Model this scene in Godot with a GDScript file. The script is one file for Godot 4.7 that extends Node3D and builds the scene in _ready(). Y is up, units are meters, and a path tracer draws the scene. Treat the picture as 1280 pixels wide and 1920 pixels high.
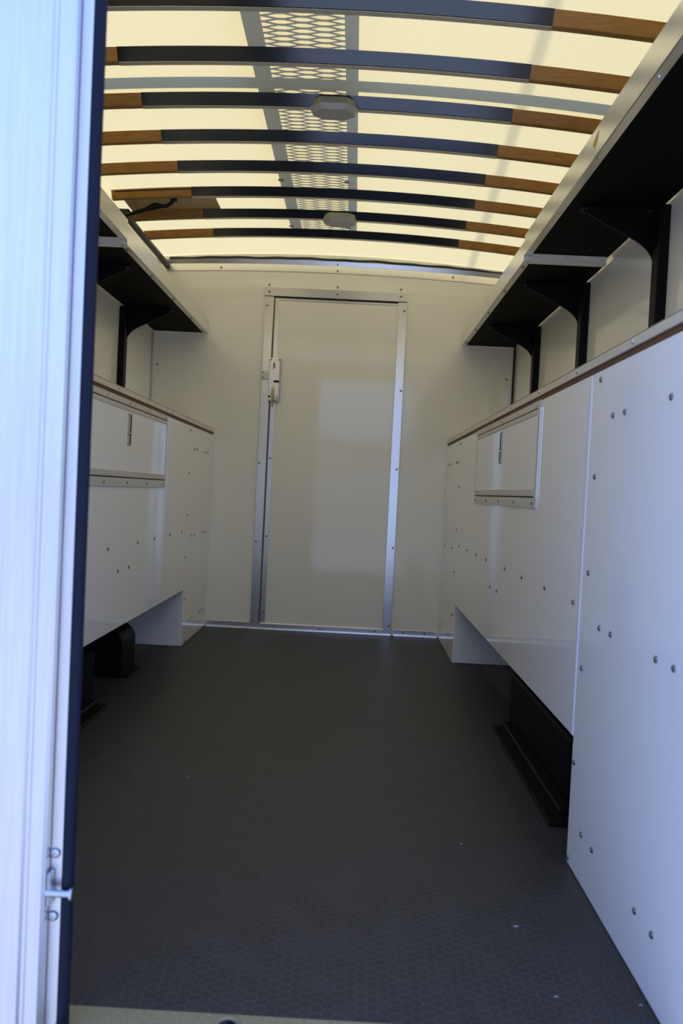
extends Node3D
# Inside of a box truck body seen from its open rear door. x right, y up, -z towards the cab; floor at y = 0.

const MID := -0.16                      # middle of the body
const WALL_R := 0.9
const WALL_L := -1.223
const CAB_R := 0.533
const CAB_L := -0.838
const BACK := -4.94
const REAR := -1.29
var M := {}
var screw_mesh: ArrayMesh
var rng := RandomNumberGenerator.new()

# ------------------------------------------------------------------ helpers
func lin(r: float, g: float, b: float) -> Color:
	return Color(r, g, b).linear_to_srgb()

func mat(called: String, c: Color, rough: float, metal := 0.0) -> StandardMaterial3D:
	var m := StandardMaterial3D.new()
	m.resource_name = called
	m.albedo_color = c
	m.roughness = rough
	m.metallic = metal
	M[called] = m
	return m

func noise(freq: float, octaves: int, sd: int, lo: Color, hi: Color, size := 512) -> NoiseTexture2D:
	var n := FastNoiseLite.new()
	n.noise_type = FastNoiseLite.TYPE_SIMPLEX_SMOOTH
	n.frequency = freq
	n.fractal_octaves = octaves
	n.seed = sd
	var t := NoiseTexture2D.new()
	t.width = size
	t.height = size
	t.seamless = true
	t.noise = n
	var g := Gradient.new()
	g.set_color(0, lo)
	g.set_color(1, hi)
	t.color_ramp = g
	return t

func bumps(freq: float, sd: int, strength: float, size := 512) -> NoiseTexture2D:
	var n := FastNoiseLite.new()
	n.noise_type = FastNoiseLite.TYPE_SIMPLEX_SMOOTH
	n.frequency = freq
	n.fractal_octaves = 2
	n.seed = sd
	var t := NoiseTexture2D.new()
	t.width = size
	t.height = size
	t.seamless = true
	t.as_normal_map = true
	t.bump_strength = strength
	t.noise = n
	return t

func triplanar(m: StandardMaterial3D, s: Vector3) -> void:
	m.uv1_triplanar = true
	m.uv1_world_triplanar = true
	m.uv1_scale = s

func begin() -> SurfaceTool:
	var st := SurfaceTool.new()
	st.begin(Mesh.PRIMITIVE_TRIANGLES)
	return st

func tri(st: SurfaceTool, a: Vector3, b: Vector3, c: Vector3, n: Vector3) -> void:
	if (b - a).cross(c - a).dot(n) > 0.0:
		var t := b
		b = c
		c = t
	for p in [a, b, c]:
		st.set_normal(n)
		st.add_vertex(p)

func quad(st: SurfaceTool, a: Vector3, b: Vector3, c: Vector3, d: Vector3, out: Vector3) -> void:
	var n := (c - a).cross(d - b).normalized()
	if n.dot(out) < 0.0:
		n = -n
	tri(st, a, b, c, n)
	tri(st, a, c, d, n)

# a box with all its edges chamfered
func box(st: SurfaceTool, lo: Vector3, hi: Vector3, bevel := 0.002) -> void:
	var c := (lo + hi) / 2.0
	var h := (hi - lo) / 2.0
	h = h.abs()
	var b := minf(bevel, minf(h.x, minf(h.y, h.z)) * 0.8)
	for ax in 3:
		var u := (ax + 1) % 3
		var v := (ax + 2) % 3
		for s in [-1.0, 1.0]:
			var q := []
			for k in [[-1, -1], [1, -1], [1, 1], [-1, 1]]:
				var p := Vector3()
				p[ax] = s * h[ax]
				p[u] = k[0] * (h[u] - b)
				p[v] = k[1] * (h[v] - b)
				q.append(c + p)
			var n := Vector3()
			n[ax] = s
			quad(st, q[0], q[1], q[2], q[3], n)
			for s2 in [-1.0, 1.0]:                        # the chamfer between this face and the next axis
				var e := []
				for k in [[0, -1], [0, 1], [1, 1], [1, -1]]:
					var p := Vector3()
					p[ax] = s * (h[ax] if k[0] == 0 else h[ax] - b)
					p[u] = s2 * (h[u] - b if k[0] == 0 else h[u])
					p[v] = k[1] * (h[v] - b)
					e.append(c + p)
				var n2 := Vector3()
				n2[ax] = s
				n2[u] = s2
				quad(st, e[0], e[1], e[2], e[3], n2)
	for x in [-1.0, 1.0]:
		for y in [-1.0, 1.0]:
			for z in [-1.0, 1.0]:
				var n := Vector3(x, y, z)
				var p := n * h
				tri(st, c + p - Vector3(0, y, z) * b, c + p - Vector3(x, 0, z) * b, c + p - Vector3(x, y, 0) * b, n.normalized())

# a convex or simple polygon in a plane, pushed along the third axis
func prism(st: SurfaceTool, poly: PackedVector2Array, at: Callable, d0: float, d1: float) -> void:
	var idx := Geometry2D.triangulate_polygon(poly)
	var n0: Vector3 = (at.call(poly[0], d0) - at.call(poly[0], d1)).normalized()
	for i in range(0, idx.size(), 3):
		tri(st, at.call(poly[idx[i]], d0), at.call(poly[idx[i + 1]], d0), at.call(poly[idx[i + 2]], d0), n0)
		tri(st, at.call(poly[idx[i]], d1), at.call(poly[idx[i + 1]], d1), at.call(poly[idx[i + 2]], d1), -n0)
	var turn := 1.0 if Geometry2D.is_polygon_clockwise(poly) else -1.0
	for i in poly.size():
		var a := poly[i]
		var b := poly[(i + 1) % poly.size()]
		var e := b - a
		var o := Vector2(-e.y, e.x) * turn
		var out: Vector3 = at.call(o, 0.0) - at.call(Vector2.ZERO, 0.0)
		quad(st, at.call(a, d0), at.call(b, d0), at.call(b, d1), at.call(a, d1), out)

# underside of the roof bows: a shallow arch across the body
func arch(x: float) -> float:
	return 2.167 - 0.045 * pow((x - MID) / 0.95, 2.0)

# a bar with a (dy, dz) profile that follows the arch from x0 to x1
func arch_bar(st: SurfaceTool, x0: float, x1: float, prof: PackedVector2Array, n := 24, flatten := 1.0, wave := 0.0) -> void:
	var top := arch(MID)
	for i in n:
		var xa := lerpf(x0, x1, float(i) / n)
		var xb := lerpf(x0, x1, float(i + 1) / n)
		var ya := top + (arch(xa) - top) * flatten + wave * sin(xa * 23.0) * sin(xa * 9.0 + 1.0)
		var yb := top + (arch(xb) - top) * flatten + wave * sin(xb * 23.0) * sin(xb * 9.0 + 1.0)
		for k in prof.size():
			var p := prof[k]
			var q := prof[(k + 1) % prof.size()]
			var m := (p + q) / 2.0
			var c := Vector2.ZERO
			for w in prof:
				c += w / prof.size()
			var e := q - p
			var o := Vector3(0, -e.y, e.x)
			if o.dot(Vector3(0, m.x - c.x, m.y - c.y)) < 0.0:
				o = -o
			quad(st, Vector3(xa, ya + p.x, p.y), Vector3(xa, ya + q.x, q.y), Vector3(xb, yb + q.x, q.y), Vector3(xb, yb + p.x, p.y), o)
	for s in [x0, x1]:
		var y: float = top + (arch(s) - top) * flatten
		for k in range(1, prof.size() - 1):
			tri(st, Vector3(s, y + prof[0].x, prof[0].y), Vector3(s, y + prof[k].x, prof[k].y), Vector3(s, y + prof[k + 1].x, prof[k + 1].y), Vector3(-1 if s == x0 else 1, 0, 0))

func rect(y0: float, y1: float, z0: float, z1: float, c := 0.003) -> PackedVector2Array:
	return PackedVector2Array([Vector2(y0 + c, z0), Vector2(y1 - c, z0), Vector2(y1, z0 + c), Vector2(y1, z1 - c), Vector2(y1 - c, z1), Vector2(y0 + c, z1), Vector2(y0, z1 - c), Vector2(y0, z0 + c)])

# a tube through points, with a radius for each
func tube(st: SurfaceTool, pts: Array, rad: Array, sides := 12) -> void:
	var rings := []
	for i in pts.size():
		var d: Vector3 = (pts[mini(i + 1, pts.size() - 1)] - pts[maxi(i - 1, 0)]).normalized()
		var u := d.cross(Vector3.UP if absf(d.y) < 0.9 else Vector3.RIGHT).normalized()
		var v := d.cross(u)
		var ring := []
		for k in sides:
			var a := TAU * k / sides
			ring.append([pts[i] + (u * cos(a) + v * sin(a)) * rad[i], u * cos(a) + v * sin(a)])
		rings.append(ring)
	for i in rings.size() - 1:
		for k in sides:
			var a = rings[i][k]
			var b = rings[i][(k + 1) % sides]
			var c = rings[i + 1][(k + 1) % sides]
			var d = rings[i + 1][k]
			for t in [[a, b, c], [a, c, d]]:
				var o = t
				if (t[1][0] - t[0][0]).cross(t[2][0] - t[0][0]).dot(t[0][1]) > 0.0:
					o = [t[0], t[2], t[1]]
				for w in o:
					st.set_normal(w[1])
					st.add_vertex(w[0])
	for e in [0, rings.size() - 1]:
		var n: Vector3 = (pts[0] - pts[1]).normalized() if e == 0 else (pts[-1] - pts[-2]).normalized()
		for k in range(1, sides - 1):
			tri(st, rings[e][0][0], rings[e][k][0], rings[e][k + 1][0], n)

# a smooth path through a few points
func smooth_path(p: Array, n: int) -> Array:
	var c := Curve3D.new()
	for i in p.size():
		var t: Vector3 = (p[mini(i + 1, p.size() - 1)] - p[maxi(i - 1, 0)]) / 6.0
		c.add_point(p[i], -t, t)
	var out := []
	for i in n + 1:
		out.append(c.sample_baked(c.get_baked_length() * i / n))
	return out

func origin_of(n: Node) -> Vector3:
	var p := Vector3.ZERO
	while n != self and n is Node3D:
		p += n.position
		n = n.get_parent()
	return p

# a part: geometry in world coordinates, hung under its thing
func part(called: String, st, m: Material, parent: Node = self) -> MeshInstance3D:
	var o := MeshInstance3D.new()
	o.name = called
	o.mesh = st.commit() if st is SurfaceTool else st
	o.material_override = m
	parent.add_child(o, true)
	o.position = -origin_of(parent)
	o.cast_shadow = GeometryInstance3D.SHADOW_CASTING_SETTING_ON
	return o

func boxpart(called: String, lo: Vector3, hi: Vector3, m: Material, parent: Node, bevel := 0.002) -> MeshInstance3D:
	var st := begin()
	box(st, lo, hi, bevel)
	return part(called, st, m, parent)

func thing(called: String, label: String, category: String, at: Vector3, group := "") -> Node3D:
	var o := Node3D.new()
	o.name = called
	add_child(o, true)
	o.position = at
	o.set_meta("label", label)
	o.set_meta("category", category)
	if group:
		o.set_meta("group", group)
	return o

func structure(o: Node, label: String, category: String) -> void:
	o.set_meta("kind", "structure")
	o.set_meta("label", label)
	o.set_meta("category", category)

func struct_root(called: String, at: Vector3, label: String, category: String) -> Node3D:
	var o := Node3D.new()
	o.name = called
	add_child(o, true)
	o.position = at
	structure(o, label, category)
	return o

func make_screw() -> void:
	var st := begin()
	var prof := [Vector2(0.0066, 0), Vector2(0.0066, 0.0012), Vector2(0.0056, 0.0029), Vector2(0.0036, 0.0039), Vector2(0.0016, 0.0040), Vector2(0.0009, 0.0026), Vector2(0, 0.0026)]
	for i in prof.size() - 1:
		for k in 10:
			var a := TAU * k / 10
			var b := TAU * (k + 1) / 10
			var f := func(p: Vector2, t: float): return Vector3(p.x * cos(t), p.x * sin(t), p.y)
			var d: Vector2 = prof[i + 1] - prof[i]
			var n2 := Vector2(d.y, -d.x).normalized()
			var nn := f.call(Vector2(n2.x, n2.y), (a + b) / 2) as Vector3
			quad(st, f.call(prof[i], a), f.call(prof[i], b), f.call(prof[i + 1], b), f.call(prof[i + 1], a), nn)
	screw_mesh = st.commit()

func screw(parent: Node, p: Vector3, n: Vector3, s := 1.0, m: Material = null) -> void:
	var o := MeshInstance3D.new()
	o.name = "screw"
	o.mesh = screw_mesh
	o.material_override = m if m else M.screw
	parent.add_child(o, true)
	var up := Vector3.UP if absf(n.y) < 0.9 else Vector3.RIGHT
	var b := Basis.looking_at(-n, up) * Basis(Vector3(0, 0, 1), rng.randf() * TAU)
	o.transform = Transform3D(b.scaled(Vector3.ONE * s) if s == 1.0 else b * Basis.from_scale(Vector3.ONE * s), p - origin_of(parent))

# ------------------------------------------------------------------ the scene
func _ready() -> void:
	rng.seed = 7
	var cam := Camera3D.new()
	cam.name = "camera"
	cam.position = Vector3(0, 0.8269, 0)
	cam.rotation = Vector3(-0.02367, 0.01331, 0.05003)     # yaw, pitch, roll in Godot's YXZ order
	cam.fov = 62.58
	cam.keep_aspect = Camera3D.KEEP_HEIGHT
	cam.near = 0.05
	cam.far = 200.0
	add_child(cam)
	var att := CameraAttributesPhysical.new()
	att.frustum_focal_length = 12.0 / tan(deg_to_rad(62.58 / 2.0))
	att.frustum_focus_distance = 2.9
	att.exposure_aperture = 3.0
	cam.attributes = att
	cam.current = true

	var sky_mat := ProceduralSkyMaterial.new()
	sky_mat.sky_top_color = lin(0.13, 0.27, 1.0)
	sky_mat.sky_horizon_color = lin(0.40, 0.57, 1.0)
	sky_mat.sky_curve = 0.75
	sky_mat.sky_energy_multiplier = 1.0
	sky_mat.ground_bottom_color = lin(0.22, 0.30, 0.50)
	sky_mat.ground_horizon_color = lin(0.25, 0.34, 0.56)
	sky_mat.ground_energy_multiplier = 1.0
	sky_mat.sun_angle_max = 4.0
	var sky := Sky.new()
	sky.sky_material = sky_mat
	var env := Environment.new()
	env.background_mode = Environment.BG_SKY
	env.sky = sky
	env.background_energy_multiplier = 2.0
	env.tonemap_mode = Environment.TONE_MAPPER_LINEAR
	env.tonemap_exposure = 1.12
	env.sdfgi_enabled = true
	env.ssao_enabled = true
	env.ssil_enabled = true
	var we := WorldEnvironment.new()
	we.name = "surroundings"
	we.environment = env
	add_child(we)

	var sun := DirectionalLight3D.new()
	sun.name = "sun"
	sun.light_color = lin(0.76, 0.87, 1.0)
	sun.light_energy = 2.55
	sun.light_angular_distance = 0.53
	sun.shadow_enabled = true
	add_child(sun)
	sun.look_at_from_position(Vector3.ZERO, -SUN)

	materials()
	make_screw()
	shell()
	back_door()
	rear_frame()
	for k in 8:
		bow(k)
	shelves()
	cabinets()
	wheel_boxes()
	roof_things()
	outside()
	small_things()

const SUN := Vector3(-0.28, 0.85, -0.42)

func materials() -> void:
	var w := mat("white_panel", lin(0.92, 0.905, 0.865), 0.07)
	w.normal_enabled = true
	w.normal_texture = bumps(0.012, 3, 3.0)
	w.normal_scale = 0.03
	triplanar(w, Vector3(1.3, 1.3, 1.3))
	w = mat("wall_panel", lin(0.91, 0.885, 0.79), 0.09)
	w.normal_enabled = true
	w.normal_texture = bumps(0.01, 5, 3.0)
	w.normal_scale = 0.04
	triplanar(w, Vector3(1.1, 1.1, 1.1))
	w = mat("door_panel", lin(0.91, 0.885, 0.79), 0.07)
	w.normal_enabled = true
	w.normal_texture = bumps(0.008, 8, 3.0)
	w.normal_scale = 0.04
	triplanar(w, Vector3(1.2, 1.2, 1.2))
	var r := mat("roof_skin", lin(0.80, 0.76, 0.62), 0.45)
	r.albedo_texture = noise(0.09, 4, 11, Color(0.88, 0.87, 0.84), Color(1, 1, 1))
	r.normal_enabled = true
	r.normal_texture = bumps(0.12, 12, 6.0)
	r.normal_scale = 0.5
	triplanar(r, Vector3(5, 5, 5))
	r.backlight_enabled = true
	r.backlight = lin(1.0, 0.77, 0.40)
	r.cull_mode = BaseMaterial3D.CULL_DISABLED
	mat("aluminium", lin(0.80, 0.79, 0.77), 0.27, 1.0)
	mat("mill_trim", lin(0.74, 0.73, 0.70), 0.45, 0.65)
	var al := mat("post_aluminium", lin(0.84, 0.81, 0.77), 0.36, 1.0)
	al.albedo_texture = noise(0.02, 3, 22, Color(0.95, 0.95, 0.96), Color(1, 1, 1))
	triplanar(al, Vector3(10, 0.3, 10))
	var zinc := mat("galvanised", lin(0.40, 0.36, 0.20), 0.5, 0.3)
	zinc.albedo_texture = noise(0.05, 4, 23, Color(0.85, 0.84, 0.8), Color(1, 1, 1))
	triplanar(zinc, Vector3(4, 4, 4))
	mat("flange_grey", lin(0.66, 0.62, 0.52), 0.42, 0.5)
	mat("edge_trim", lin(0.76, 0.70, 0.58), 0.45, 0.35)
	mat("trim_pale", lin(0.74, 0.73, 0.68), 0.5, 0.15)
	mat("screw", lin(0.22, 0.22, 0.22), 0.3, 0.9)
	mat("bright_screw", lin(0.6, 0.6, 0.6), 0.25, 1.0)
	mat("steel", lin(0.55, 0.55, 0.53), 0.3, 1.0)
	var b := mat("bow_paint", lin(0.014, 0.015, 0.018), 0.14)
	b.metallic_specular = 0.75
	var t := mat("bow_bare", lin(0.56, 0.28, 0.065), 0.42)
	t.albedo_texture = noise(0.02, 4, 31, Color(0.75, 0.75, 0.75), Color(1, 1, 1))
	triplanar(t, Vector3(1, 12, 12))
	var bp := mat("black_paint", lin(0.005, 0.005, 0.005), 0.45)
	bp.metallic_specular = 0.25
	bp = mat("shelf_black", lin(0.004, 0.004, 0.004), 0.6)
	bp.metallic_specular = 0.12
	var rb := mat("rubber", lin(0.007, 0.010, 0.022), 0.5)
	rb.metallic_specular = 0.3
	mat("black_plastic", lin(0.01, 0.01, 0.01), 0.4)
	var wb := mat("wheel_black", lin(0.007, 0.007, 0.007), 0.5)
	wb.metallic_specular = 0.22
	mat("soft_gap", lin(0.13, 0.115, 0.09), 0.6)
	mat("dark_gap", lin(0.01, 0.01, 0.01), 0.8)
	var wd := mat("wood_edge", lin(0.20, 0.085, 0.035), 0.6)
	wd.albedo_texture = noise(0.04, 4, 41, Color(0.6, 0.6, 0.6), Color(1, 1, 1))
	triplanar(wd, Vector3(6, 30, 1.5))
	mat("trim_cream", lin(0.62, 0.58, 0.50), 0.4)
	mat("trim_white", lin(0.82, 0.83, 0.85), 0.3)
	var f := mat("floor_rubber", lin(0.030, 0.030, 0.031), 0.5)
	f.albedo_texture = noise(0.015, 4, 51, Color(0.82, 0.82, 0.82), Color(1, 1, 1))
	triplanar(f, Vector3(1.2, 1.2, 1.2))
	mat("floor_groove", lin(0.075, 0.066, 0.060), 0.5)
	mat("lens_grey", lin(0.42, 0.41, 0.39), 0.35)
	mat("lamp_housing", lin(0.28, 0.28, 0.23), 0.4)
	mat("plate_tan", lin(0.66, 0.48, 0.23), 0.45)
	mat("red_mark", lin(0.35, 0.02, 0.015), 0.5)
	mat("brass", lin(0.55, 0.40, 0.20), 0.35, 1.0)
	mat("glue", lin(0.55, 0.40, 0.08), 0.6)
	mat("chip", lin(0.42, 0.41, 0.38), 0.7)
	mat("building", lin(0.34, 0.34, 0.35), 0.8)
	var c := mat("concrete", lin(0.40, 0.40, 0.41), 0.9)
	c.albedo_texture = noise(0.02, 5, 61, Color(0.8, 0.8, 0.8), Color(1, 1, 1))
	triplanar(c, Vector3(0.3, 0.3, 0.3))

# ------------------------------------------------------------------ the box body
func shell() -> void:
	# floor board with its rubber mat of raised hexagons
	var floor_node := struct_root("floor", Vector3(MID, 0, -3.1), "dark grey rubber floor mat embossed with small hexagons", "floor")
	boxpart("floor_board", Vector3(WALL_L - 0.04, -0.05, BACK - 0.04), Vector3(WALL_R + 0.04, -0.0005, REAR - 0.008), M.floor_groove, floor_node, 0.001)
	var st := begin()
	var s := 0.012
	var lo := []
	var hi := []
	for k in 6:
		var a := TAU * k / 6
		lo.append(Vector3(cos(a) * (s - 0.0008), -0.0005, sin(a) * (s - 0.0008)))
		hi.append(Vector3(cos(a) * (s - 0.0013), 0.0, sin(a) * (s - 0.0013)))
	for k in 6:
		var j := (k + 1) % 6
		quad(st, lo[k], lo[j], hi[j], hi[k], lo[k] + lo[j] + Vector3(0, 0.02, 0))
		if k > 0 and k < 5:
			tri(st, hi[0], hi[k], hi[k + 1], Vector3.UP)
	var mm := MultiMesh.new()
	mm.transform_format = MultiMesh.TRANSFORM_3D
	mm.mesh = st.commit()
	var spots := []
	var dx := 1.5 * s
	var dz := sqrt(3.0) * s
	var i := 0
	var x := -0.99
	while x < 0.68:
		var z := REAR + 0.004 - (dz / 2 if i % 2 else 0.0)
		while z > BACK + 0.008:
			if x < 0.54 or z > -4.2:
				spots.append(Vector3(x, 0, z))
			z -= dz
		x += dx
		i += 1
	mm.instance_count = spots.size()
	for k in spots.size():
		mm.set_instance_transform(k, Transform3D(Basis(), spots[k] - floor_node.position))
	var hx := MultiMeshInstance3D.new()
	hx.name = "raised_hexagons"
	hx.multimesh = mm
	hx.material_override = M.floor_rubber
	hx.set_meta("kind", "stuff")
	floor_node.add_child(hx)

	# side walls
	for side in [["wall_left", WALL_L - 0.04, WALL_L, "white glossy side wall on the left behind the shelf brackets"], ["wall_right", WALL_R, WALL_R + 0.04, "white glossy side wall on the right behind the shelf brackets"]]:
		st = begin()
		box(st, Vector3(side[1], -0.05, BACK - 0.04), Vector3(side[2], 2.16, REAR + 0.04), 0.001)
		structure(part(side[0], st, M.wall_panel), side[3], "wall")

	# back wall with the door opening, its top follows the roof
	st = begin()
	var poly := PackedVector2Array([Vector2(WALL_L - 0.04, -0.05), Vector2(WALL_R + 0.04, -0.05)])
	for k in 25:
		var xx := lerpf(WALL_R + 0.04, WALL_L - 0.04, k / 24.0)
		poly.append(Vector2(xx, arch(xx) + 0.034))
	prism(st, poly, func(p: Vector2, d: float): return Vector3(p.x, p.y, d), BACK - 0.04, BACK)
	structure(part("wall_back", st, M.wall_panel), "cream white end wall around the closed inner door", "wall")

	# rear wall round the opening
	st = begin()
	box(st, Vector3(WALL_L - 0.04, -0.12, REAR), Vector3(-0.60, 2.16, REAR + 0.04), 0.0005)
	box(st, Vector3(0.551, -0.12, REAR), Vector3(WALL_R + 0.04, 2.16, REAR + 0.04), 0.001)
	box(st, Vector3(-0.60, 1.97, REAR), Vector3(0.551, 2.16, REAR + 0.04), 0.001)
	structure(part("wall_rear", st, M.wall_panel), "white rear wall of the truck body around the open doorway", "wall")

	# translucent fibreglass roof
	st = begin()
	var nx := 40
	var nz := 12
	for a in nx:
		for b in nz:
			var xs := [lerpf(WALL_L - 0.04, WALL_R + 0.04, float(a) / nx), lerpf(WALL_L - 0.04, WALL_R + 0.04, float(a + 1) / nx)]
			var zs := [lerpf(BACK - 0.04, REAR + 0.04, float(b) / nz), lerpf(BACK - 0.04, REAR + 0.04, float(b + 1) / nz)]
			var v := []
			for q in [[0, 0], [1, 0], [1, 1], [0, 1]]:
				v.append(Vector3(xs[q[0]], arch(xs[q[0]]) + 0.038, zs[q[1]]))
			quad(st, v[0], v[1], v[2], v[3], Vector3.DOWN)
	structure(part("ceiling", st, M.roof_skin), "sunlit translucent cream fibreglass roof skin over the bows", "ceiling")

	# header angle, black seal above it
	var hd := struct_root("trim_1", Vector3(MID, 2.09, BACK), "aluminium header strip curving across the top of the end wall", "trim")
	st = begin()
	arch_bar(st, WALL_L, WALL_R, PackedVector2Array([Vector2(-0.028, BACK), Vector2(-0.004, BACK), Vector2(-0.004, BACK + 0.011), Vector2(-0.028, BACK + 0.0045)]), 32, 0.62)
	part("upper_flange", st, M.aluminium, hd)
	st = begin()
	arch_bar(st, WALL_L, WALL_R, rect(-0.070, -0.028, BACK, BACK + 0.004, 0.001), 32, 0.62)
	part("lower_flange", st, M.aluminium, hd)
	for p in [Vector2(-0.837, 2.100), Vector2(-0.158, 2.111), Vector2(0.514, 2.106)]:
		screw(hd, Vector3(p.x, p.y, BACK + 0.004), Vector3(0, 0, 1))
	screw(hd, Vector3(-0.16, 2.148, BACK + 0.008), Vector3(0, 0, 1), 0.8)
	st = begin()
	arch_bar(st, -1.14, WALL_R, rect(0.002, 0.014, BACK, BACK + 0.012, 0.003), 60, 0.72, 0.003)
	var sl := part("trim_2", st, M.black_plastic)
	structure(sl, "thin wavy black sealing strip between header strip and roof", "trim")

	# floor angle along the end wall, corner strips, rails under the roof edge
	var segs := [[-0.832, -0.572], [0.272, 0.527]]
	for k in 2:
		var bb := struct_root("baseboard_back" if k == 0 else "baseboard_back_right", Vector3((segs[k][0] + segs[k][1]) / 2, 0, BACK), ["aluminium floor angle left of the inner door", "aluminium floor angle right of the inner door"][k], "baseboard")
		st = begin()
		box(st, Vector3(segs[k][0], 0, BACK), Vector3(segs[k][1], 0.036, BACK + 0.004), 0.001)
		box(st, Vector3(segs[k][0], 0, BACK), Vector3(segs[k][1], 0.004, BACK + 0.03), 0.001)
		part("angle", st, M.aluminium, bb)
		for f in [0.22, 0.72]:
			screw(bb, Vector3(lerpf(segs[k][0], segs[k][1], f), 0.022, BACK + 0.004), Vector3(0, 0, 1))
	var cn := struct_root("trim_3", Vector3(WALL_L + 0.01, 1.16, BACK + 0.01), "dark vertical corner strip where left wall meets end wall", "trim")
	boxpart("strip", Vector3(WALL_L, 1.16, BACK), Vector3(WALL_L + 0.010, 2.08, BACK + 0.010), M.steel, cn)
	screw(cn, Vector3(WALL_L + 0.035, 1.52, BACK), Vector3(0, 0, 1))
	cn = struct_root("trim_4", Vector3(WALL_R - 0.01, 1.16, BACK + 0.01), "dark vertical corner strip where right wall meets end wall", "trim")
	boxpart("strip", Vector3(WALL_R - 0.012, 1.16, BACK), Vector3(WALL_R, 2.08, BACK + 0.012), M.black_plastic, cn)
	screw(cn, Vector3(WALL_R - 0.045, 1.53, BACK), Vector3(0, 0, 1))
	for k in 2:
		st = begin()
		var xa := WALL_L if k == 0 else WALL_R - 0.05
		box(st, Vector3(xa, 2.07, -4.0 if k == 0 else BACK + 0.02), Vector3(xa + 0.05, 2.112, REAR), 0.003)
		structure(part(["trim_5", "trim_6"][k], st, M.plate_tan), ["tan edge rail under the roof along the left wall", "tan edge rail under the roof along the right wall"][k], "trim")

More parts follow.
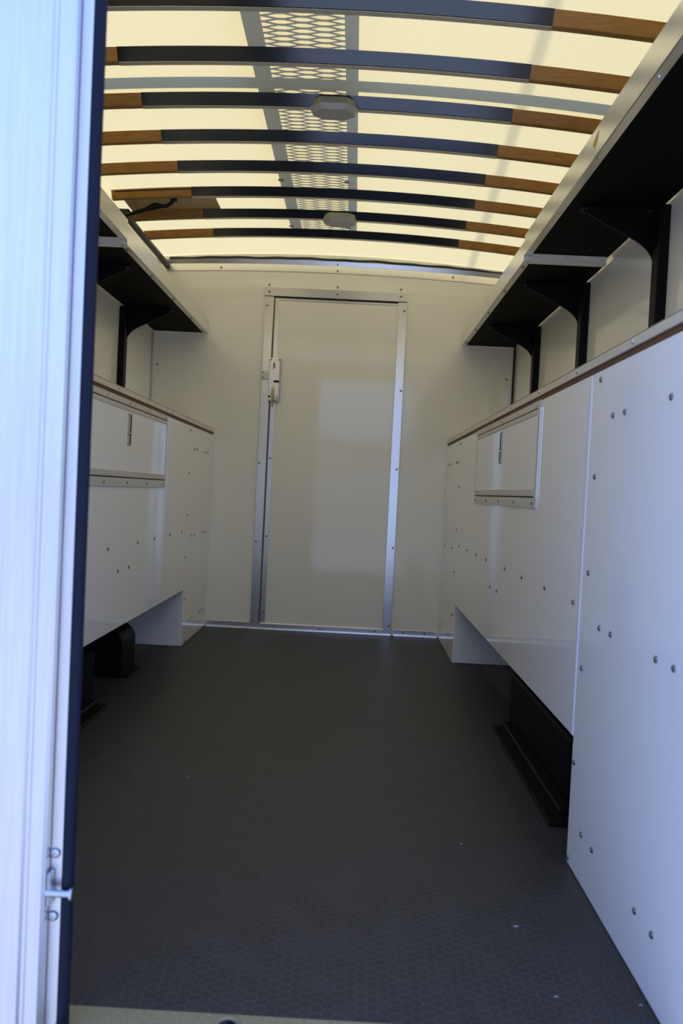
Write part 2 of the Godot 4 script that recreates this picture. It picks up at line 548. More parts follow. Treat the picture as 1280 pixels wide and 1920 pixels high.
# ------------------------------------------------------------------ the inner door
func back_door() -> void:
	var d := struct_root("door_1", Vector3(MID, 0, BACK), "tall cream white door with aluminium frame in the end wall", "door")
	boxpart("door_panel", Vector3(-0.515, 0.036, BACK), Vector3(0.208, 1.944, BACK + 0.006), M.door_panel, d, 0.001)
	boxpart("top_bar", Vector3(-0.578, 1.947, BACK), Vector3(0.256, 2.000, BACK + 0.014), M.aluminium, d, 0.002)
	boxpart("top_gap", Vector3(-0.519, 1.938, BACK + 0.005), Vector3(0.203, 1.946, BACK + 0.008), M.dark_gap, d, 0.001)
	boxpart("top_rail", Vector3(-0.515, 1.926, BACK + 0.004), Vector3(0.203, 1.938, BACK + 0.009), M.aluminium, d, 0.001)
	boxpart("jamb", Vector3(-0.572, 0.0, BACK), Vector3(-0.521, 1.945, BACK + 0.012), M.aluminium, d, 0.002)
	boxpart("jamb", Vector3(0.206, 0.0, BACK), Vector3(0.258, 1.945, BACK + 0.012), M.aluminium, d, 0.002)
	boxpart("hinge_gap", Vector3(-0.521, 0.03, BACK + 0.004), Vector3(-0.512, 1.94, BACK + 0.0075), M.soft_gap, d, 0.001)
	boxpart("edge_trim", Vector3(-0.512, 0.036, BACK + 0.004), Vector3(-0.484, 1.93, BACK + 0.010), M.aluminium, d, 0.001)
	var sill := boxpart("sill", Vector3(-0.517, 0, BACK), Vector3(0.215, 0.036, BACK + 0.016), M.aluminium, d, 0.002)
	boxpart("sill_lip", Vector3(-0.572, 0, BACK), Vector3(0.258, 0.005, BACK + 0.035), M.aluminium, d, 0.001)
	for p in [Vector2(-0.426, 0.021), Vector2(0.163, 0.022), Vector2(-0.159, 0.018)]:
		screw(sill, Vector3(p.x, p.y, BACK + 0.016), Vector3(0, 0, 1), 0.9)
	for p in [[-0.552, 2.014, 0], [-0.549, 1.972, 1], [-0.153, 2.018, 0], [-0.153, 1.974, 1], [0.216, 2.021, 0], [0.217, 1.977, 1], [-0.557, 1.891, 2], [0.241, 1.895, 2], [0.244, 1.433, 2], [0.244, 0.975, 2], [-0.560, 0.972, 2], [-0.558, 0.512, 2], [0.245, 0.515, 2], [-0.557, 0.05, 2], [0.246, 0.056, 2], [-0.498, 1.003, 3], [-0.498, 0.547, 3], [-0.495, 0.099, 3]]:
		screw(d, Vector3(p[0], p[1], BACK + [0.0, 0.014, 0.012, 0.010][p[2]]), Vector3(0, 0, 1))
	# latch on the left edge of the door
	var z := BACK + 0.010
	var la := boxpart("latch", Vector3(-0.529, 1.330, z), Vector3(-0.463, 1.588, z + 0.010), M.aluminium, d, 0.003)
	boxpart("latch_rim", Vector3(-0.467, 1.330, z), Vector3(-0.460, 1.588, z + 0.018), M.steel, la, 0.002)
	boxpart("keeper", Vector3(-0.575, 1.460, z), Vector3(-0.522, 1.513, z + 0.008), M.steel, la, 0.002)
	boxpart("slot", Vector3(-0.499, 1.445, z + 0.008), Vector3(-0.466, 1.458, z + 0.0125), M.dark_gap, la, 0.002)
	boxpart("slot", Vector3(-0.527, 1.357, z + 0.008), Vector3(-0.512, 1.368, z + 0.0125), M.dark_gap, la, 0.002)
	boxpart("bolt_guide", Vector3(-0.494, 1.336, z + 0.008), Vector3(-0.470, 1.370, z + 0.024), M.steel, la, 0.004)
	boxpart("bolt_guide", Vector3(-0.527, 1.332, z + 0.008), Vector3(-0.510, 1.348, z + 0.018), M.steel, la, 0.003)
	var st := begin()
	tube(st, smooth_path([Vector3(-0.500, 1.415, z + 0.012), Vector3(-0.500, 1.402, z + 0.026), Vector3(-0.500, 1.36, z + 0.03), Vector3(-0.499, 1.305, z + 0.022)], 10), [0.006, 0.006, 0.007, 0.007, 0.007, 0.007, 0.007, 0.0065, 0.006, 0.006, 0.005], 10)
	part("lever", st, M.brass, la)
	st = begin()
	tube(st, smooth_path([Vector3(-0.496, 1.562, z + 0.010), Vector3(-0.502, 1.556, z + 0.010), Vector3(-0.500, 1.545, z + 0.010), Vector3(-0.497, 1.534, z + 0.010), Vector3(-0.504, 1.526, z + 0.010), Vector3(-0.510, 1.525, z + 0.010)], 12), [0.002, 0.003, 0.0035, 0.0045, 0.005, 0.005, 0.005, 0.005, 0.0045, 0.004, 0.003, 0.002, 0.001], 8)
	part("red_mark", st, M.red_mark, la)
	for p in [[-0.520, 1.577], [-0.471, 1.577], [-0.563, 1.500], [-0.563, 1.472]]:
		screw(la, Vector3(p[0], p[1], z + (0.010 if p[0] > -0.55 else 0.008)), Vector3(0, 0, 1), 0.75)

# ------------------------------------------------------------------ rear door post and threshold
func rear_frame() -> void:
	var fz := -1.23
	var po := thing("door_post", "ribbed aluminium post with black rubber seal at the left edge of the open doorway", "door post", Vector3(-0.5, -0.10, fz))
	var y0 := -0.12
	var y1 := 2.14
	var st := begin()
	box(st, Vector3(-0.599, y0, REAR), Vector3(-0.408, y1, -1.252), 0.001)           # back plate; its right part is the channel floor
	part("channel", st, M.post_aluminium, po)
	st = begin()
	box(st, Vector3(-0.599, y0, -1.252), Vector3(-0.4635, y1, fz), 0.004)
	box(st, Vector3(-0.56, y0, -1.235), Vector3(-0.512, y1, fz + 0.0016), 0.0014)
	box(st, Vector3(-0.4645, y0, -1.252), Vector3(-0.4580, y1, fz - 0.004), 0.001)
	part("face_plate", st, M.post_aluminium, po)
	boxpart("ridge", Vector3(-0.4590, y0, -1.252), Vector3(-0.4310, y1, fz + 0.002), M.post_aluminium, po, 0.005)
	st = begin()
	var pr := PackedVector2Array()
	for k in 9:
		var a := PI * k / 8.0
		pr.append(Vector2(-0.402 - 0.0095 * cos(a), -1.247 + 0.010 * sin(a)))
	pr.append(Vector2(-0.4095, -1.296))
	pr.append(Vector2(-0.4195, -1.296))
	prism(st, pr, func(p: Vector2, d: float): return Vector3(p.x, d, p.y), y0, y1)
	part("rubber_seal", st, M.rubber, po)
	for y in [0.262, 0.166]:
		screw(po, Vector3(-0.424, y, -1.252), Vector3(0, 0, 1), 1.25, M.bright_screw)
	var bo := begin()
	tube(bo, [Vector3(-0.431, 0.208, -1.236), Vector3(-0.400, 0.210, -1.232), Vector3(-0.3945, 0.2105, -1.232), Vector3(-0.393, 0.2105, -1.232), Vector3(-0.389, 0.2105, -1.232)], [0.0058, 0.0058, 0.0062, 0.0105, 0.0105], 14)
	var pin := part("striker_bolt", bo, M.bright_screw, po)
	boxpart("striker_plate", Vector3(-0.431, 0.185, -1.252), Vector3(-0.424, 0.238, -1.233), M.steel, pin, 0.003)

	po.rotation.z = 0.005
	po.position.x += 0.0045

	var th := struct_root("trim_7", Vector3(MID, 0, -1.24), "pale yellowish metal threshold strip with a round drain hole at floor edge", "trim")
	var c := CSGBox3D.new()
	c.name = "threshold_plate"
	c.size = Vector3(0.955, 0.02, 0.11)
	c.material = M.galvanised
	th.add_child(c)
	c.position = Vector3(0.0665, -0.0085, -1.243) - th.position
	var hole := CSGCylinder3D.new()
	hole.name = "hole"
	hole.operation = CSGShape3D.OPERATION_SUBTRACTION
	hole.radius = 0.0135
	hole.height = 0.1
	hole.sides = 28
	hole.material = M.dark_gap
	c.add_child(hole)
	hole.position = Vector3(-0.152, 0, -1.270) - Vector3(0.0665, 0, -1.243)
	st = begin()
	var ring := []
	var rr := []
	for k in 25:
		var a := TAU * k / 24
		ring.append(Vector3(-0.152 + cos(a) * 0.0185, 0.0015, -1.270 + sin(a) * 0.0185))
		rr.append(0.003)
	tube(st, ring, rr, 8)
	part("hole_rim", st, M.galvanised, th)
	boxpart("hole_cup", Vector3(-0.18, -0.040, -1.298), Vector3(-0.124, -0.0190, -1.242), M.dark_gap, th)

# ------------------------------------------------------------------ roof bows
# hat section: both webs lean inwards towards the bottom
func bow_profile(z: float, i: float) -> PackedVector2Array:
	return PackedVector2Array([Vector2(i, z - 0.046 + i), Vector2(i, z - 0.024 - i), Vector2(0.0015 + i, z - 0.0215 - i), Vector2(0.036 - i, z - i), Vector2(0.036 - i, z - 0.046 + i)])

var bow_model: Node3D
func bow(k: int) -> void:
	var z := -(2.353 + 0.3015 * k)
	var names := ["first roof bow from the camera, cut by the top of the picture", "second roof bow from the camera, in front of the pale cross strip shadow", "third roof bow from the camera, carrying the nearer dome lamp", "fourth roof bow from the camera, just behind the nearer dome lamp", "fifth roof bow from the camera, in front of the tan plate", "sixth roof bow from the camera, under the front edge of the tan plate", "seventh roof bow from the camera, carrying the farther dome lamp", "last roof bow, nearest to the end wall"]
	if bow_model == null:
		bow_model = thing("roof_bow", "", "roof bow", Vector3(MID, 2.10, z), "arched roof bows")
		var st := begin()
		arch_bar(st, -0.81, 0.485, bow_profile(z, 0.0), 40)
		part("painted_middle", st, M.bow_paint, bow_model)
		st = begin()
		arch_bar(st, -0.809, 0.484, rect(-0.0012, 0.0002, z - 0.0455, z - 0.0235, 0.0003), 40)
		part("lower_flange", st, M.flange_grey, bow_model)
		for s in [[-1.175, -0.81], [0.485, 0.855]]:
			st = begin()
			arch_bar(st, s[0], s[1], bow_profile(z, 0.0005), 14)
			part("bare_end", st, M.bow_bare, bow_model)
	var o := bow_model
	if k > 0:
		o = bow_model.duplicate()
		o.name = "roof_bow_%03d" % k
		add_child(o, true)
		o.position.z = z
	o.set_meta("label", names[k])

# ------------------------------------------------------------------ shelves and brackets
func shelf(side: float, front: float, wall: float, y: float, z0: float, z1: float, near_end: bool, far_end: bool, label: String) -> Node3D:
	# side +1: right of the aisle (front edge looks to -x)
	var zc := (z0 + z1) / 2
	var t := thing("shelf", label, "shelf", Vector3((front + wall) / 2, y, zc), "wall shelves")
	var back := wall - side * 0.012
	var st := begin()
	box(st, Vector3(minf(front + side * 0.004, back), y + 0.004, z0 + (0.006 if far_end else 0.0)), Vector3(maxf(front + side * 0.004, back), y + 0.022, z1 - (0.006 if near_end else 0.0)), 0.001)
	part("board", st, M.shelf_black, t)
	st = begin()
	box(st, Vector3(minf(front, front + side * 0.004), y, z0), Vector3(maxf(front, front + side * 0.004), y + 0.076, z1), 0.0012)
	var fa := part("front_trim", st, M.aluminium, t)
	var flange := 0.026
	st = begin()
	box(st, Vector3(minf(front, front + side * flange), y, z0), Vector3(maxf(front, front + side * flange), y + 0.004, z1), 0.001)
	part("bottom_flange", st, M.aluminium, t)
	for e in [[near_end, z1, -1.0], [far_end, z0, 1.0]]:
		if not e[0]:
			continue
		st = begin()
		var za: float = e[1]
		var zb: float = e[1] + e[2] * 0.004
		box(st, Vector3(minf(front + side * 0.0042, back), y, minf(za, zb)), Vector3(maxf(front + side * 0.0042, back), y + 0.076, maxf(za, zb)), 0.001)
		zb = e[1] + e[2] * flange
		box(st, Vector3(minf(front, back), y - 0.001, minf(za, zb)), Vector3(maxf(front, back), y + 0.003, maxf(za, zb)), 0.001)
		part("end_trim", st, M.trim_pale, t)
		for q in [0.06, 0.5, 0.93]:
			screw(t, Vector3(lerpf(front, back, q), y - 0.001, e[1] + e[2] * 0.014), Vector3.DOWN, 0.8, M.bright_screw)
	return t

func shelves() -> void:
	var zm := -3.14
	var a := shelf(1, 0.583, WALL_R, 1.731, zm, -1.33, false, true, "near right wall shelf, the black underside filling the top right corner of the picture")
	for z in [-1.80, -2.231, -2.66, -3.06]:
		screw(a, Vector3(0.597, 1.731, z), Vector3.DOWN, 1.0, M.bright_screw)
	# a yellow glue smear on the fascia
	var st := begin()
	var pg := PackedVector2Array()
	for k in 12:
		var an := TAU * k / 12
		pg.append(Vector2(cos(an) * 0.022 * (1.0 + 0.3 * sin(an * 3)), sin(an) * 0.016 * (1.0 + 0.3 * cos(an * 2))))
	prism(st, pg, func(p: Vector2, d: float): return Vector3(d, 1.772 + p.y + p.x * 0.3, -2.223 + p.x), 0.5822, 0.5832)
	part("glue_smear", st, M.glue, a)
	a = shelf(1, 0.583, WALL_R, 1.711, BACK + 0.01, zm, true, false, "far right wall shelf, aluminium edged, touching the end wall")
	for z in [-3.22, -3.60, -4.03, -4.45, -4.82]:
		screw(a, Vector3(0.597, 1.711, z), Vector3.DOWN, 1.0, M.screw)
	a = shelf(-1, -0.896, WALL_L, 1.731, -3.175, -1.33, false, true, "near left wall shelf, mostly hidden behind the door post")
	for z in [-2.75, -3.10]:
		screw(a, Vector3(-0.912, 1.731, z), Vector3.DOWN, 1.0, M.bright_screw)
	a = shelf(-1, -0.896, WALL_L, 1.711, BACK + 0.01, -3.175, true, false, "far left wall shelf, aluminium edged, touching the end wall")
	for z in [-3.23, -3.62, -4.06, -4.50, -4.85]:
		screw(a, Vector3(-0.912, 1.711, z), Vector3.DOWN, 1.0, M.screw)
	bracket(1, WALL_R, 1.731, -2.62, "black shelf bracket on the right wall nearest to the camera")
	bracket(1, WALL_R, 1.711, -3.47, "black shelf bracket on the right wall, the middle one of three")
	bracket(1, WALL_R, 1.711, -4.35, "black shelf bracket on the right wall nearest to the end wall")
	bracket(-1, WALL_L, 1.711, -4.33, "black shelf bracket on the left wall nearest to the end wall")
	bracket(-1, WALL_L, 1.711, -3.50, "black shelf bracket on the left wall half hidden by the door post")

func bracket(side: float, wall: float, y: float, z: float, label: String) -> void:
	var t := thing("shelf_bracket", label, "bracket", Vector3(wall - side * 0.02, 1.16, z), "black shelf brackets")
	var st := begin()
	var xa := wall
	var xb := wall - side * 0.032
	box(st, Vector3(minf(xa, xb), 1.158, z + 0.03), Vector3(maxf(xa, xb), y - 0.001, z + 0.085), 0.003)
	part("upright", st, M.black_paint, t)
	# gusset: long straight lower edge from the tip, then a concave sweep down the upright
	var pts := PackedVector2Array([Vector2(0.245, 0.0), Vector2(0.245, 0.012), Vector2(0.082, 0.093)])
	for k in range(1, 8):
		var f := k / 8.0
		var p := Vector2(0.082, 0.093).lerp(Vector2(0.022, 0.196), f)
		pts.append(p - Vector2(0.022, 0.012).normalized().orthogonal() * 0.0 + Vector2(-0.016, -0.010) * sin(PI * f))
	pts.append(Vector2(0.022, 0.198))
	pts.append(Vector2(0.002, 0.198))
	pts.append(Vector2(0.002, 0.0))
	st = begin()
	prism(st, pts, func(p: Vector2, d: float): return Vector3(wall - side * p.x, y - 0.004 - p.y, d), z + 0.023, z + 0.030)
	part("gusset", st, M.black_paint, t)
	st = begin()
	box(st, Vector3(minf(wall - side * 0.25, wall - side * 0.03), y - 0.006, z - 0.01), Vector3(maxf(wall - side * 0.25, wall - side * 0.03), y - 0.0005, z + 0.035), 0.001)
	part("top_arm", st, M.black_paint, t)
	for q in [0.238, 0.045]:
		screw(t, Vector3(wall - side * q, y - 0.006, z - 0.006 + 0.03), Vector3.DOWN, 1.0, M.bright_screw)

# ------------------------------------------------------------------ cabinets and worktops
func cabinets() -> void:
	var X := CAB_R
	var nr := Vector3(-1, 0, 0)
	var nl := Vector3(1, 0, 0)
	# near right: one tall front
	var c := thing("cabinet", "near right cabinet with a plain full height white front reaching the floor", "cabinet", Vector3(0.716, 0, -1.62))
	boxpart("front_panel", Vector3(X, 0.002, -1.936), Vector3(X + 0.016, 1.124, -1.195), M.white_panel, c, 0.0015)
	boxpart("end_panel", Vector3(X + 0.016, 0.002, -1.936), Vector3(WALL_R - 0.002, 1.124, -1.92), M.white_panel, c, 0.0015)
	boxpart("rear_panel", Vector3(X + 0.016, 0.002, -1.309), Vector3(WALL_R - 0.002, 1.124, -1.293), M.white_panel, c, 0.0015)
	for p in [[1.103, -1.874], [1.017, -1.448], [1.015, -1.770], [1.015, -1.694], [0.889, -1.880], [0.674, -1.886], [0.567, -1.782], [0.567, -1.703], [0.458, -1.896], [0.567, -1.448], [0.568, -1.367], [0.238, -1.914], [0.108, -1.826], [0.109, -1.744], [0.016, -1.922], [0.114, -1.479], [0.116, -1.394]]:
		screw(c, Vector3(X, p[0], p[1]), nr)
	# far right: long front with the wheel recess, hatch
	c = thing("cabinet", "long right cabinet with a framed hatch and an open recess over the black wheel box", "cabinet", Vector3(0.716, 0, -3.44))
	var st := begin()
	box(st, Vector3(X, 0.002, BACK + 0.002), Vector3(X + 0.014, 1.124, -4.204), 0.0015)
	box(st, Vector3(X, 0.291, -4.206), Vector3(X + 0.014, 1.124, -1.950), 0.0015)
	part("front_panel", st, M.white_panel, c)
	boxpart("joint_strip", Vector3(X - 0.002, 0.291, -1.962), Vector3(X + 0.012, 1.112, -1.938), M.trim_white, c, 0.003)
	boxpart("recess_side", Vector3(X + 0.014, 0.002, -4.222), Vector3(WALL_R - 0.002, 0.300, -4.204), M.white_panel, c, 0.0015)
	boxpart("recess_top", Vector3(X + 0.014, 0.291, -4.204), Vector3(WALL_R - 0.002, 0.303, -1.94), M.black_paint, c, 0.0015)
	for p in [[0.594, -1.999], [0.593, -2.298], [0.591, -2.611], [0.591, -2.905], [0.589, -3.316], [0.590, -3.582], [0.589, -3.879], [0.588, -4.166], [0.559, -4.449], [0.559, -4.790], [0.498, -3.184], [0.499, -3.038], [0.666, -4.300], [0.447, -4.300], [0.884, -4.292], [1.011, -4.439], [1.011, -4.372], [1.011, -4.690], [1.011, -4.790], [1.102, -4.296], [0.104, -4.80], [0.228, -4.300], [0.105, -4.442]]:
		screw(c, Vector3(X, p[0], p[1]), nr)
	hatch(c, X, -1.0, -3.712, -2.455)
	worktop("right worktop with aluminium edge strip over a brown wooden edge", 1.0, X, WALL_R, [-1.66, -2.07, -2.492, -2.929, -3.38, -3.834, -4.254, -4.62])
	# left
	X = CAB_L
	c = thing("cabinet", "long left cabinet with a framed hatch, partly hidden by the door post", "cabinet", Vector3(-1.03, 0, -3.1))
	st = begin()
	box(st, Vector3(X - 0.014, 0.002, BACK + 0.002), Vector3(X, 1.124, -4.261), 0.0015)
	box(st, Vector3(X - 0.014, 0.290, -4.263), Vector3(X, 1.124, -1.293), 0.0015)
	part("front_panel", st, M.white_panel, c)
	boxpart("recess_side", Vector3(WALL_L + 0.002, 0.002, -4.279), Vector3(X - 0.014, 0.300, -4.261), M.white_panel, c, 0.0015)
	boxpart("recess_top", Vector3(WALL_L + 0.002, 0.290, -4.261), Vector3(X - 0.014, 0.303, -1.293), M.black_paint, c, 0.0015)
	boxpart("rear_panel", Vector3(WALL_L + 0.002, 0.303, -1.309), Vector3(X - 0.014, 1.124, -1.293), M.white_panel, c, 0.0015)
	for p in [[0.590, -2.891], [0.589, -3.294], [0.589, -3.573], [0.591, -3.876], [0.590, -4.148], [0.502, -3.030], [0.503, -3.177], [0.562, -4.377], [0.561, -4.471], [0.563, -4.725], [0.561, -4.815], [0.455, -4.267], [0.670, -4.265], [0.885, -4.260], [1.100, -4.250], [1.012, -4.375], [1.012, -4.449], [1.010, -4.682], [1.013, -4.772], [0.238, -4.297], [0.111, -4.743], [0.109, -4.832], [0.110, -4.429], [0.109, -4.514], [0.016, -4.34]]:
		screw(c, Vector3(X, p[0], p[1]), nl)
	hatch(c, X, 1.0, -3.717, -2.46)
	worktop("left worktop with aluminium edge strip over a brown wooden edge", -1.0, X, WALL_L, [-2.05, -2.50, -2.929, -3.35, -3.69, -3.793, -4.137, -4.552])

func slab(called: String, x: float, out: float, d0: float, d1: float, y0: float, y1: float, z0: float, z1: float, m: Material, parent: Node, bevel := 0.001) -> MeshInstance3D:
	var a := x + out * d0
	var b := x + out * d1
	return boxpart(called, Vector3(minf(a, b), y0, z0), Vector3(maxf(a, b), y1, z1), m, parent, bevel)

func hatch(c: Node3D, x: float, out: float, z0: float, z1: float) -> void:
	var h := slab("hatch", x, out, 0.0, 0.004, 0.842, 1.099, z0 + 0.022, z1 - 0.040, M.white_panel, c)
	for q in [["top_rail", 1.083, 1.099], ["bottom_rail", 0.843, 0.864]]:
		slab(q[0], x, out, 0.003, 0.006, q[1], q[2], z0 + 0.022, z1 - 0.040, M.trim_cream, h)
	var zm: float = (z0 + z1) / 2
	var lt := slab("latch_plate", x, out, 0.003, 0.008, 0.958, 1.077, zm - 0.020, zm + 0.020, M.steel, h, 0.002)
	slab("frame_top", x, out, 0.0, 0.005, 1.103, 1.1235, z0, z1, M.trim_cream, c)
	var fb := slab("frame_bottom", x, out, 0.0, 0.005, 0.807, 0.838, z0, z1, M.mill_trim, c)
	slab("frame_side", x, out, 0.0, 0.005, 0.838, 1.103, z0, z0 + 0.016, M.aluminium, c)
	slab("frame_side", x, out, 0.0, 0.006, 0.838, 1.103, z1 - 0.028, z1, M.aluminium, c)
	slab("gap", x, out, 0.0, 0.0015, 0.838, 0.842, z0 + 0.016, z1 - 0.028, M.dark_gap, c, 0.0005)
	slab("gap", x, out, 0.0, 0.0015, 1.099, 1.103, z0 + 0.016, z1 - 0.028, M.dark_gap, c, 0.0005)
	slab("gap", x, out, 0.0, 0.0015, 0.842, 1.099, z1 - 0.040, z1 - 0.028, M.dark_gap, c, 0.0005)
	for k in 5:
		var z := lerpf(z0 + 0.06, z1 - 0.05, k / 4.0)
		screw(fb, Vector3(x + out * 0.005, 0.822, z), Vector3(out, 0, 0), 0.8)
		screw(c, Vector3(x + out * 0.005, 1.113, z), Vector3(out, 0, 0), 0.7, M.bright_screw)
	slab("latch_slot", x, out, 0.0075, 0.0085, 0.963, 1.072, zm - 0.012, zm + 0.002, M.dark_gap, c, 0.0003)
	var st := begin()
	tube(st, [Vector3(x + out * 0.006, 1.004, zm), Vector3(x + out * 0.009, 1.002, zm), Vector3(x + out * 0.0095, 1.002, zm), Vector3(x + out * 0.013, 1.002, zm)], [0.004, 0.004, 0.007, 0.006], 12)
	part("latch_knob", st, M.steel, c)

func worktop(label: String, side: float, x: float, wall: float, zs: Array) -> void:
	var t := thing("worktop", label, "worktop", Vector3((x + wall) / 2, 1.125, -3.14))
	var w := wall - side * 0.002
	boxpart("board", Vector3(minf(x + side * 0.002, w), 1.125, BACK + 0.002), Vector3(maxf(x + side * 0.002, w), 1.156, -1.293), M.wood_edge, t, 0.001)
	var st := begin()
	box(st, Vector3(minf(x - side * 0.003, x + side * 0.002), 1.138, BACK + 0.002), Vector3(maxf(x - side * 0.003, x + side * 0.002), 1.160, -1.293), 0.001)
	box(st, Vector3(minf(x - side * 0.003, x + side * 0.03), 1.1565, BACK + 0.002), Vector3(maxf(x - side * 0.003, x + side * 0.03), 1.160, -1.293), 0.001)
	part("edge_strip", st, M.edge_trim, t)
	boxpart("top_sheet", Vector3(minf(x + side * 0.03, w), 1.156, BACK + 0.002), Vector3(maxf(x + side * 0.03, w), 1.1585, -1.293), M.white_panel, t, 0.0005)
	for z in zs:
		screw(t, Vector3(x - side * 0.003, 1.149, z), Vector3(-side, 0, 0), 0.85, M.bright_screw)

# ------------------------------------------------------------------ black wheel boxes on the floor
func wheel_boxes() -> void:
	for s in [[1.0, "black steel wheel box with a stepped foot in the right cabinet recess", 0.62, WALL_R], [-1.0, "low black wheel box with a stepped foot in the left cabinet recess", -0.937, WALL_L]]:
		var side: float = s[0]
		var x: float = s[2]
		var w: float = s[3] - side * 0.003
		var t := thing("wheel_box", s[1], "wheel box", Vector3((x + w) / 2, 0, -2.7))
		boxpart("cover", Vector3(minf(x, w), 0.0, -3.135), Vector3(maxf(x, w), 0.185, -2.28), M.wheel_black, t, 0.008)
		var f := x - side * 0.08
		boxpart("foot", Vector3(minf(f, x), 0.0, -3.055), Vector3(maxf(f, x), 0.010, -2.14), M.wheel_black, t, 0.003)
		f = x - side * 0.04
		boxpart("foot_step", Vector3(minf(f, x), 0.0, -3.055), Vector3(maxf(f, x), 0.024, -2.20), M.wheel_black, t, 0.005)
	var t2 := thing("wheel_cover", "black wheel cover with a rounded top behind the left wheel box", "wheel cover", Vector3(-1.08, 0, -3.6))
	var pg := PackedVector2Array([Vector2(WALL_L + 0.003, 0.0), Vector2(WALL_L + 0.003, 0.205)])
	for k in 9:
		var a := PI / 2 * (1.0 - k / 8.0)
		pg.append(Vector2(-1.0 + 0.065 * cos(a), 0.14 + 0.065 * sin(a)))
	pg.append(Vector2(-0.935, 0.0))
	var st := begin()
	prism(st, pg, func(p: Vector2, d: float): return Vector3(p.x, p.y, d), -3.71, -3.5)
	part("cover", st, M.wheel_black, t2)
	boxpart("foot", Vector3(-0.936, 0, -3.72), Vector3(-0.905, 0.006, -3.51), M.wheel_black, t2, 0.002)

# ------------------------------------------------------------------ lamps, plate, cable under the roof
func roof_things() -> void:
	var lamp_labels := ["nearer dome lamp under the third roof bow", "farther small dome lamp under the seventh roof bow"]
	for k in 2:
		var z: float = -(2.353 + 0.3015 * [2, 6][k]) - 0.012
		var t := thing("dome_lamp", "grey oblong octagonal " + lamp_labels[k], "lamp", Vector3(-0.136, 2.14, z), "dome lamps")
		for q in [["housing", M.lamp_housing, 0.072, 0.082, 2.186, 2.158, 0.036, 0.050], ["lens", M.lens_grey, 0.083, 0.072, 2.158, 2.139, 0.051, 0.043]]:
			var st := begin()
			var ring := func(hx: float, hz: float, y: float) -> Array:
				var cc := hz * 0.75
				var o := []
				for p in [[-hx, -hz + cc], [-hx + cc, -hz], [hx - cc, -hz], [hx, -hz + cc], [hx, hz - cc], [hx - cc, hz], [-hx + cc, hz], [-hx, hz - cc]]:
					o.append(Vector3(-0.136 + p[0], y, z + p[1]))
				return o
			var a: Array = ring.call(q[2], q[6], q[4])
			var b: Array = ring.call(q[3], q[7], q[5])
			var mid := Vector3(-0.136, (q[4] + q[5]) / 2, z)
			for i in 8:
				var j := (i + 1) % 8
				quad(st, a[i], a[j], b[j], b[i], (a[i] + b[j]) / 2 - mid)
				if i > 0 and i < 7:
					tri(st, a[0], a[i], a[j], Vector3.UP)
					tri(st, b[0], b[i], b[j], Vector3.DOWN)
			part(q[0], st, q[1], t)
	var pl := thing("mounting_plate", "tan flat plate lying over the sixth and seventh roof bows at the left", "plate", Vector3(-0.93, 2.18, -4.03))
	var st := begin()
	arch_bar(st, -1.155, -0.722, rect(0.0365, 0.0375, -4.19, -3.872, 0.0003), 16)
	part("sheet", st, M.plate_tan, pl)
	st = begin()
	arch_bar(st, -1.16, -0.718, rect(0.026, 0.0375, -3.872, -3.864, 0.002), 16)
	part("front_lip", st, M.black_plastic, pl)
	var cb := thing("black_cable", "black cable hanging below the tan plate beside the left shelf", "cable", Vector3(-1.15, 2.09, -4.0))
	st = begin()
	var path := smooth_path([Vector3(-1.16, 2.085, -4.02), Vector3(-1.125, 2.089, -4.0), Vector3(-1.067, 2.108, -4.0), Vector3(-1.003, 2.132, -4.0), Vector3(-0.95, 2.134, -4.0), Vector3(-0.924, 2.152, -4.0), Vector3(-0.918, 2.168, -4.0)], 24)
	var rad := []
	for i in 25:
		rad.append(0.009 + 0.008 * exp(-pow((i - 14.5) / 2.5, 2.0)))
	tube(st, path, rad, 12)
	part("sheath", st, M.black_plastic, cb)
	st = begin()
	tube(st, [Vector3(-0.918, 2.158, -4.0), Vector3(-0.918, 2.1705, -4.0)], [0.016, 0.016], 14)
	part("gland", st, M.black_plastic, cb)
	var cd := thing("conduit", "black conduit tube along the upper edge of the left wall", "conduit", Vector3(-1.15, 2.10, -4.5))
	st = begin()
	tube(st, smooth_path([Vector3(-1.152, 2.094, -4.03), Vector3(-1.153, 2.096, -4.4), Vector3(-1.155, 2.101, -4.7), Vector3(-1.155, 2.099, -4.92)], 12), [0.017, 0.017, 0.017, 0.017, 0.017, 0.017, 0.017, 0.017, 0.017, 0.017, 0.018, 0.018, 0.018], 12)
	part("tube", st, M.black_plastic, cd)
	st = begin()
	box(st, Vector3(-1.185, 2.085, -4.06), Vector3(-1.130, 2.118, -4.01), 0.004)
	part("end_box", st, M.black_plastic, cd)

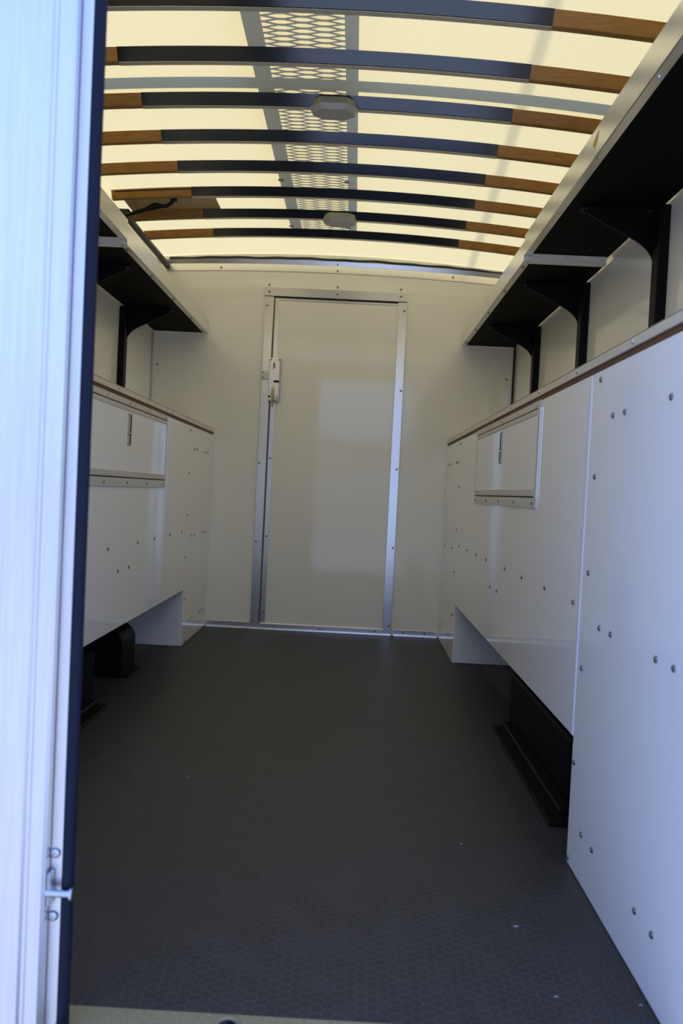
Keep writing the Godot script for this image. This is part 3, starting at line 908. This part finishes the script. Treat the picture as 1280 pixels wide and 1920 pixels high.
# ------------------------------------------------------------------ outside: walkway on the roof, wires, ground
func outside() -> void:
	var up := SUN.normalized()
	# where a shadow point on the roof comes from, a distance h above the roof
	var lift := func(p: Vector3, h: float) -> Vector3: return p + up * (h / up.y)
	var y := 2.2
	var h := 0.075
	var off: Vector3 = lift.call(Vector3.ZERO, h)
	var wk := thing("roof_walkway", "expanded metal walkway lying on the roof, seen as a mesh shadow through it", "walkway", Vector3(-0.23, y + h, -3.0))
	for s in [[-0.399, -0.343], [-0.094, -0.053]]:
		boxpart("side_rail", Vector3(s[0], y, -4.47) + off, Vector3(s[1], y + 0.004, -1.4) + off, M.steel, wk, 0.001)
	var st := begin()
	var p := 0.0155
	var z := -4.46
	var k := 0
	while z < -1.45:
		var pts := []
		for i in 5:
			var xn := lerpf(-0.345, -0.092, i / 4.0)
			var sa := (1.0 if (i + k) % 2 else -1.0) * p * 0.45
			pts.append(Vector3(maxf(xn - 0.011, -0.345), y, z + sa) + off)
			pts.append(Vector3(minf(xn + 0.011, -0.092), y, z + sa) + off)
		for i in pts.size() - 1:
			var w := 0.0044
			var a: Vector3 = pts[i]
			var b: Vector3 = pts[i + 1]
			if a.distance_to(b) < 0.001:
				continue
			quad(st, a + Vector3(0, 0, -w), a + Vector3(0, 0, w), b + Vector3(0, 0, w), b + Vector3(0, 0, -w), Vector3.UP)
			quad(st, a + Vector3(0, -0.003, -w), a + Vector3(0, -0.003, w), b + Vector3(0, -0.003, w), b + Vector3(0, -0.003, -w), Vector3.DOWN)
			quad(st, a + Vector3(0, 0, w), a + Vector3(0, -0.003, w), b + Vector3(0, -0.003, w), b + Vector3(0, 0, w), Vector3(0, 0, 1))
			quad(st, a + Vector3(0, 0, -w), a + Vector3(0, -0.003, -w), b + Vector3(0, -0.003, -w), b + Vector3(0, 0, -w), Vector3(0, 0, -1))
		z += p
		k += 1
	var me := part("mesh", st, M.steel, wk)
	me.set_meta("kind", "stuff")
	for zz in [-1.6, -3.75, -4.4]:
		for xx in [-0.37, -0.075]:
			var q: Vector3 = Vector3(xx, 0, zz) + Vector3(off.x, 0, off.z)
			boxpart("foot", Vector3(q.x - 0.012, arch(q.x) + 0.0385, q.z - 0.012), Vector3(q.x + 0.012, y + h, q.z + 0.012), M.steel, wk, 0.001)
	# cross member under the walkway
	var cm := thing("roof_crossbar", "flat bar across the roof outside, seen as a pale band between second and third bow", "bar", Vector3(MID, 2.24, -2.9))
	st = begin()
	var dz := -0.42 / 0.85 * 0.104
	arch_bar(st, WALL_L, WALL_R, rect(0.140, 0.144, -2.932 + dz, -2.855 + dz, 0.001), 32)
	part("bar", st, M.steel, cm)
	for xx in [WALL_L + 0.005, WALL_R - 0.035]:
		boxpart("foot", Vector3(xx, arch(xx + 0.015) + 0.036, -2.92 + dz), Vector3(xx + 0.03, arch(xx + 0.015) + 0.142, -2.87 + dz), M.steel, cm, 0.001)
	# a wire high above
	var wire := begin()
	var a2: Vector3 = lift.call(Vector3(0.415, 2.2, -1.2), 4.2)
	var b2: Vector3 = lift.call(Vector3(0.625, 2.2, -5.3), 4.2)
	var d2 := (b2 - a2)
	tube(wire, [a2 - d2, b2 + d2], [0.0075, 0.0075], 8)
	var wi := part("overhead_wire", wire, M.black_plastic)
	wi.set_meta("label", "overhead wire casting the blurred shadow line on the right of the roof")
	wi.set_meta("category", "wire")
	# pavement outside
	st = begin()
	box(st, Vector3(-40, -1.05, -40), Vector3(40, -0.86, 40), 0.01)
	var gb := thing("building", "low grey building across the yard, mirrored in the glossy inner door", "building", Vector3(0, -0.86, 27))
	boxpart("wall", Vector3(-30, -0.87, 26), Vector3(30, 2.9, 34), M.building, gb, 0.02)
	boxpart("roof", Vector3(-30.3, 2.9, 25.6), Vector3(30.3, 3.15, 34.4), M.steel, gb, 0.03)
	structure(part("ground", st, M.concrete), "grey concrete pavement the truck stands on, outside the doorway", "ground")

func small_things() -> void:
	var spots := [[0.357, -1.623, 0.8, "white speck on the floor mat below the lower right wheel box"], [0.381, -1.397, 0.5, "white speck on the floor mat near the bottom edge, left of the corner one"], [0.519, -1.387, 0.5, "white speck at the foot of the near right cabinet"], [0.299, -2.001, 0.5, "white speck on the floor mat left of the black wheel box foot"], [-0.428, -2.36, 0.5, "white speck on the left half of the floor mat"]]
	for s in spots:
		var st := begin()
		var k: float = s[2]
		prism(st, PackedVector2Array([Vector2(-0.006, -0.002) * k, Vector2(0.001, -0.003) * k, Vector2(0.007, -0.001) * k, Vector2(0.003, 0.001) * k, Vector2(-0.006, 0.001) * k]), func(p: Vector2, d: float): return Vector3(p.x, d, p.y), 0.0, 0.0018)
		var o := part("debris_speck", st, M.chip)
		o.position = Vector3(s[0], 0.0, s[1])
		o.set_meta("label", s[3])
		o.set_meta("category", "debris")
		o.set_meta("group", "specks on the floor mat")
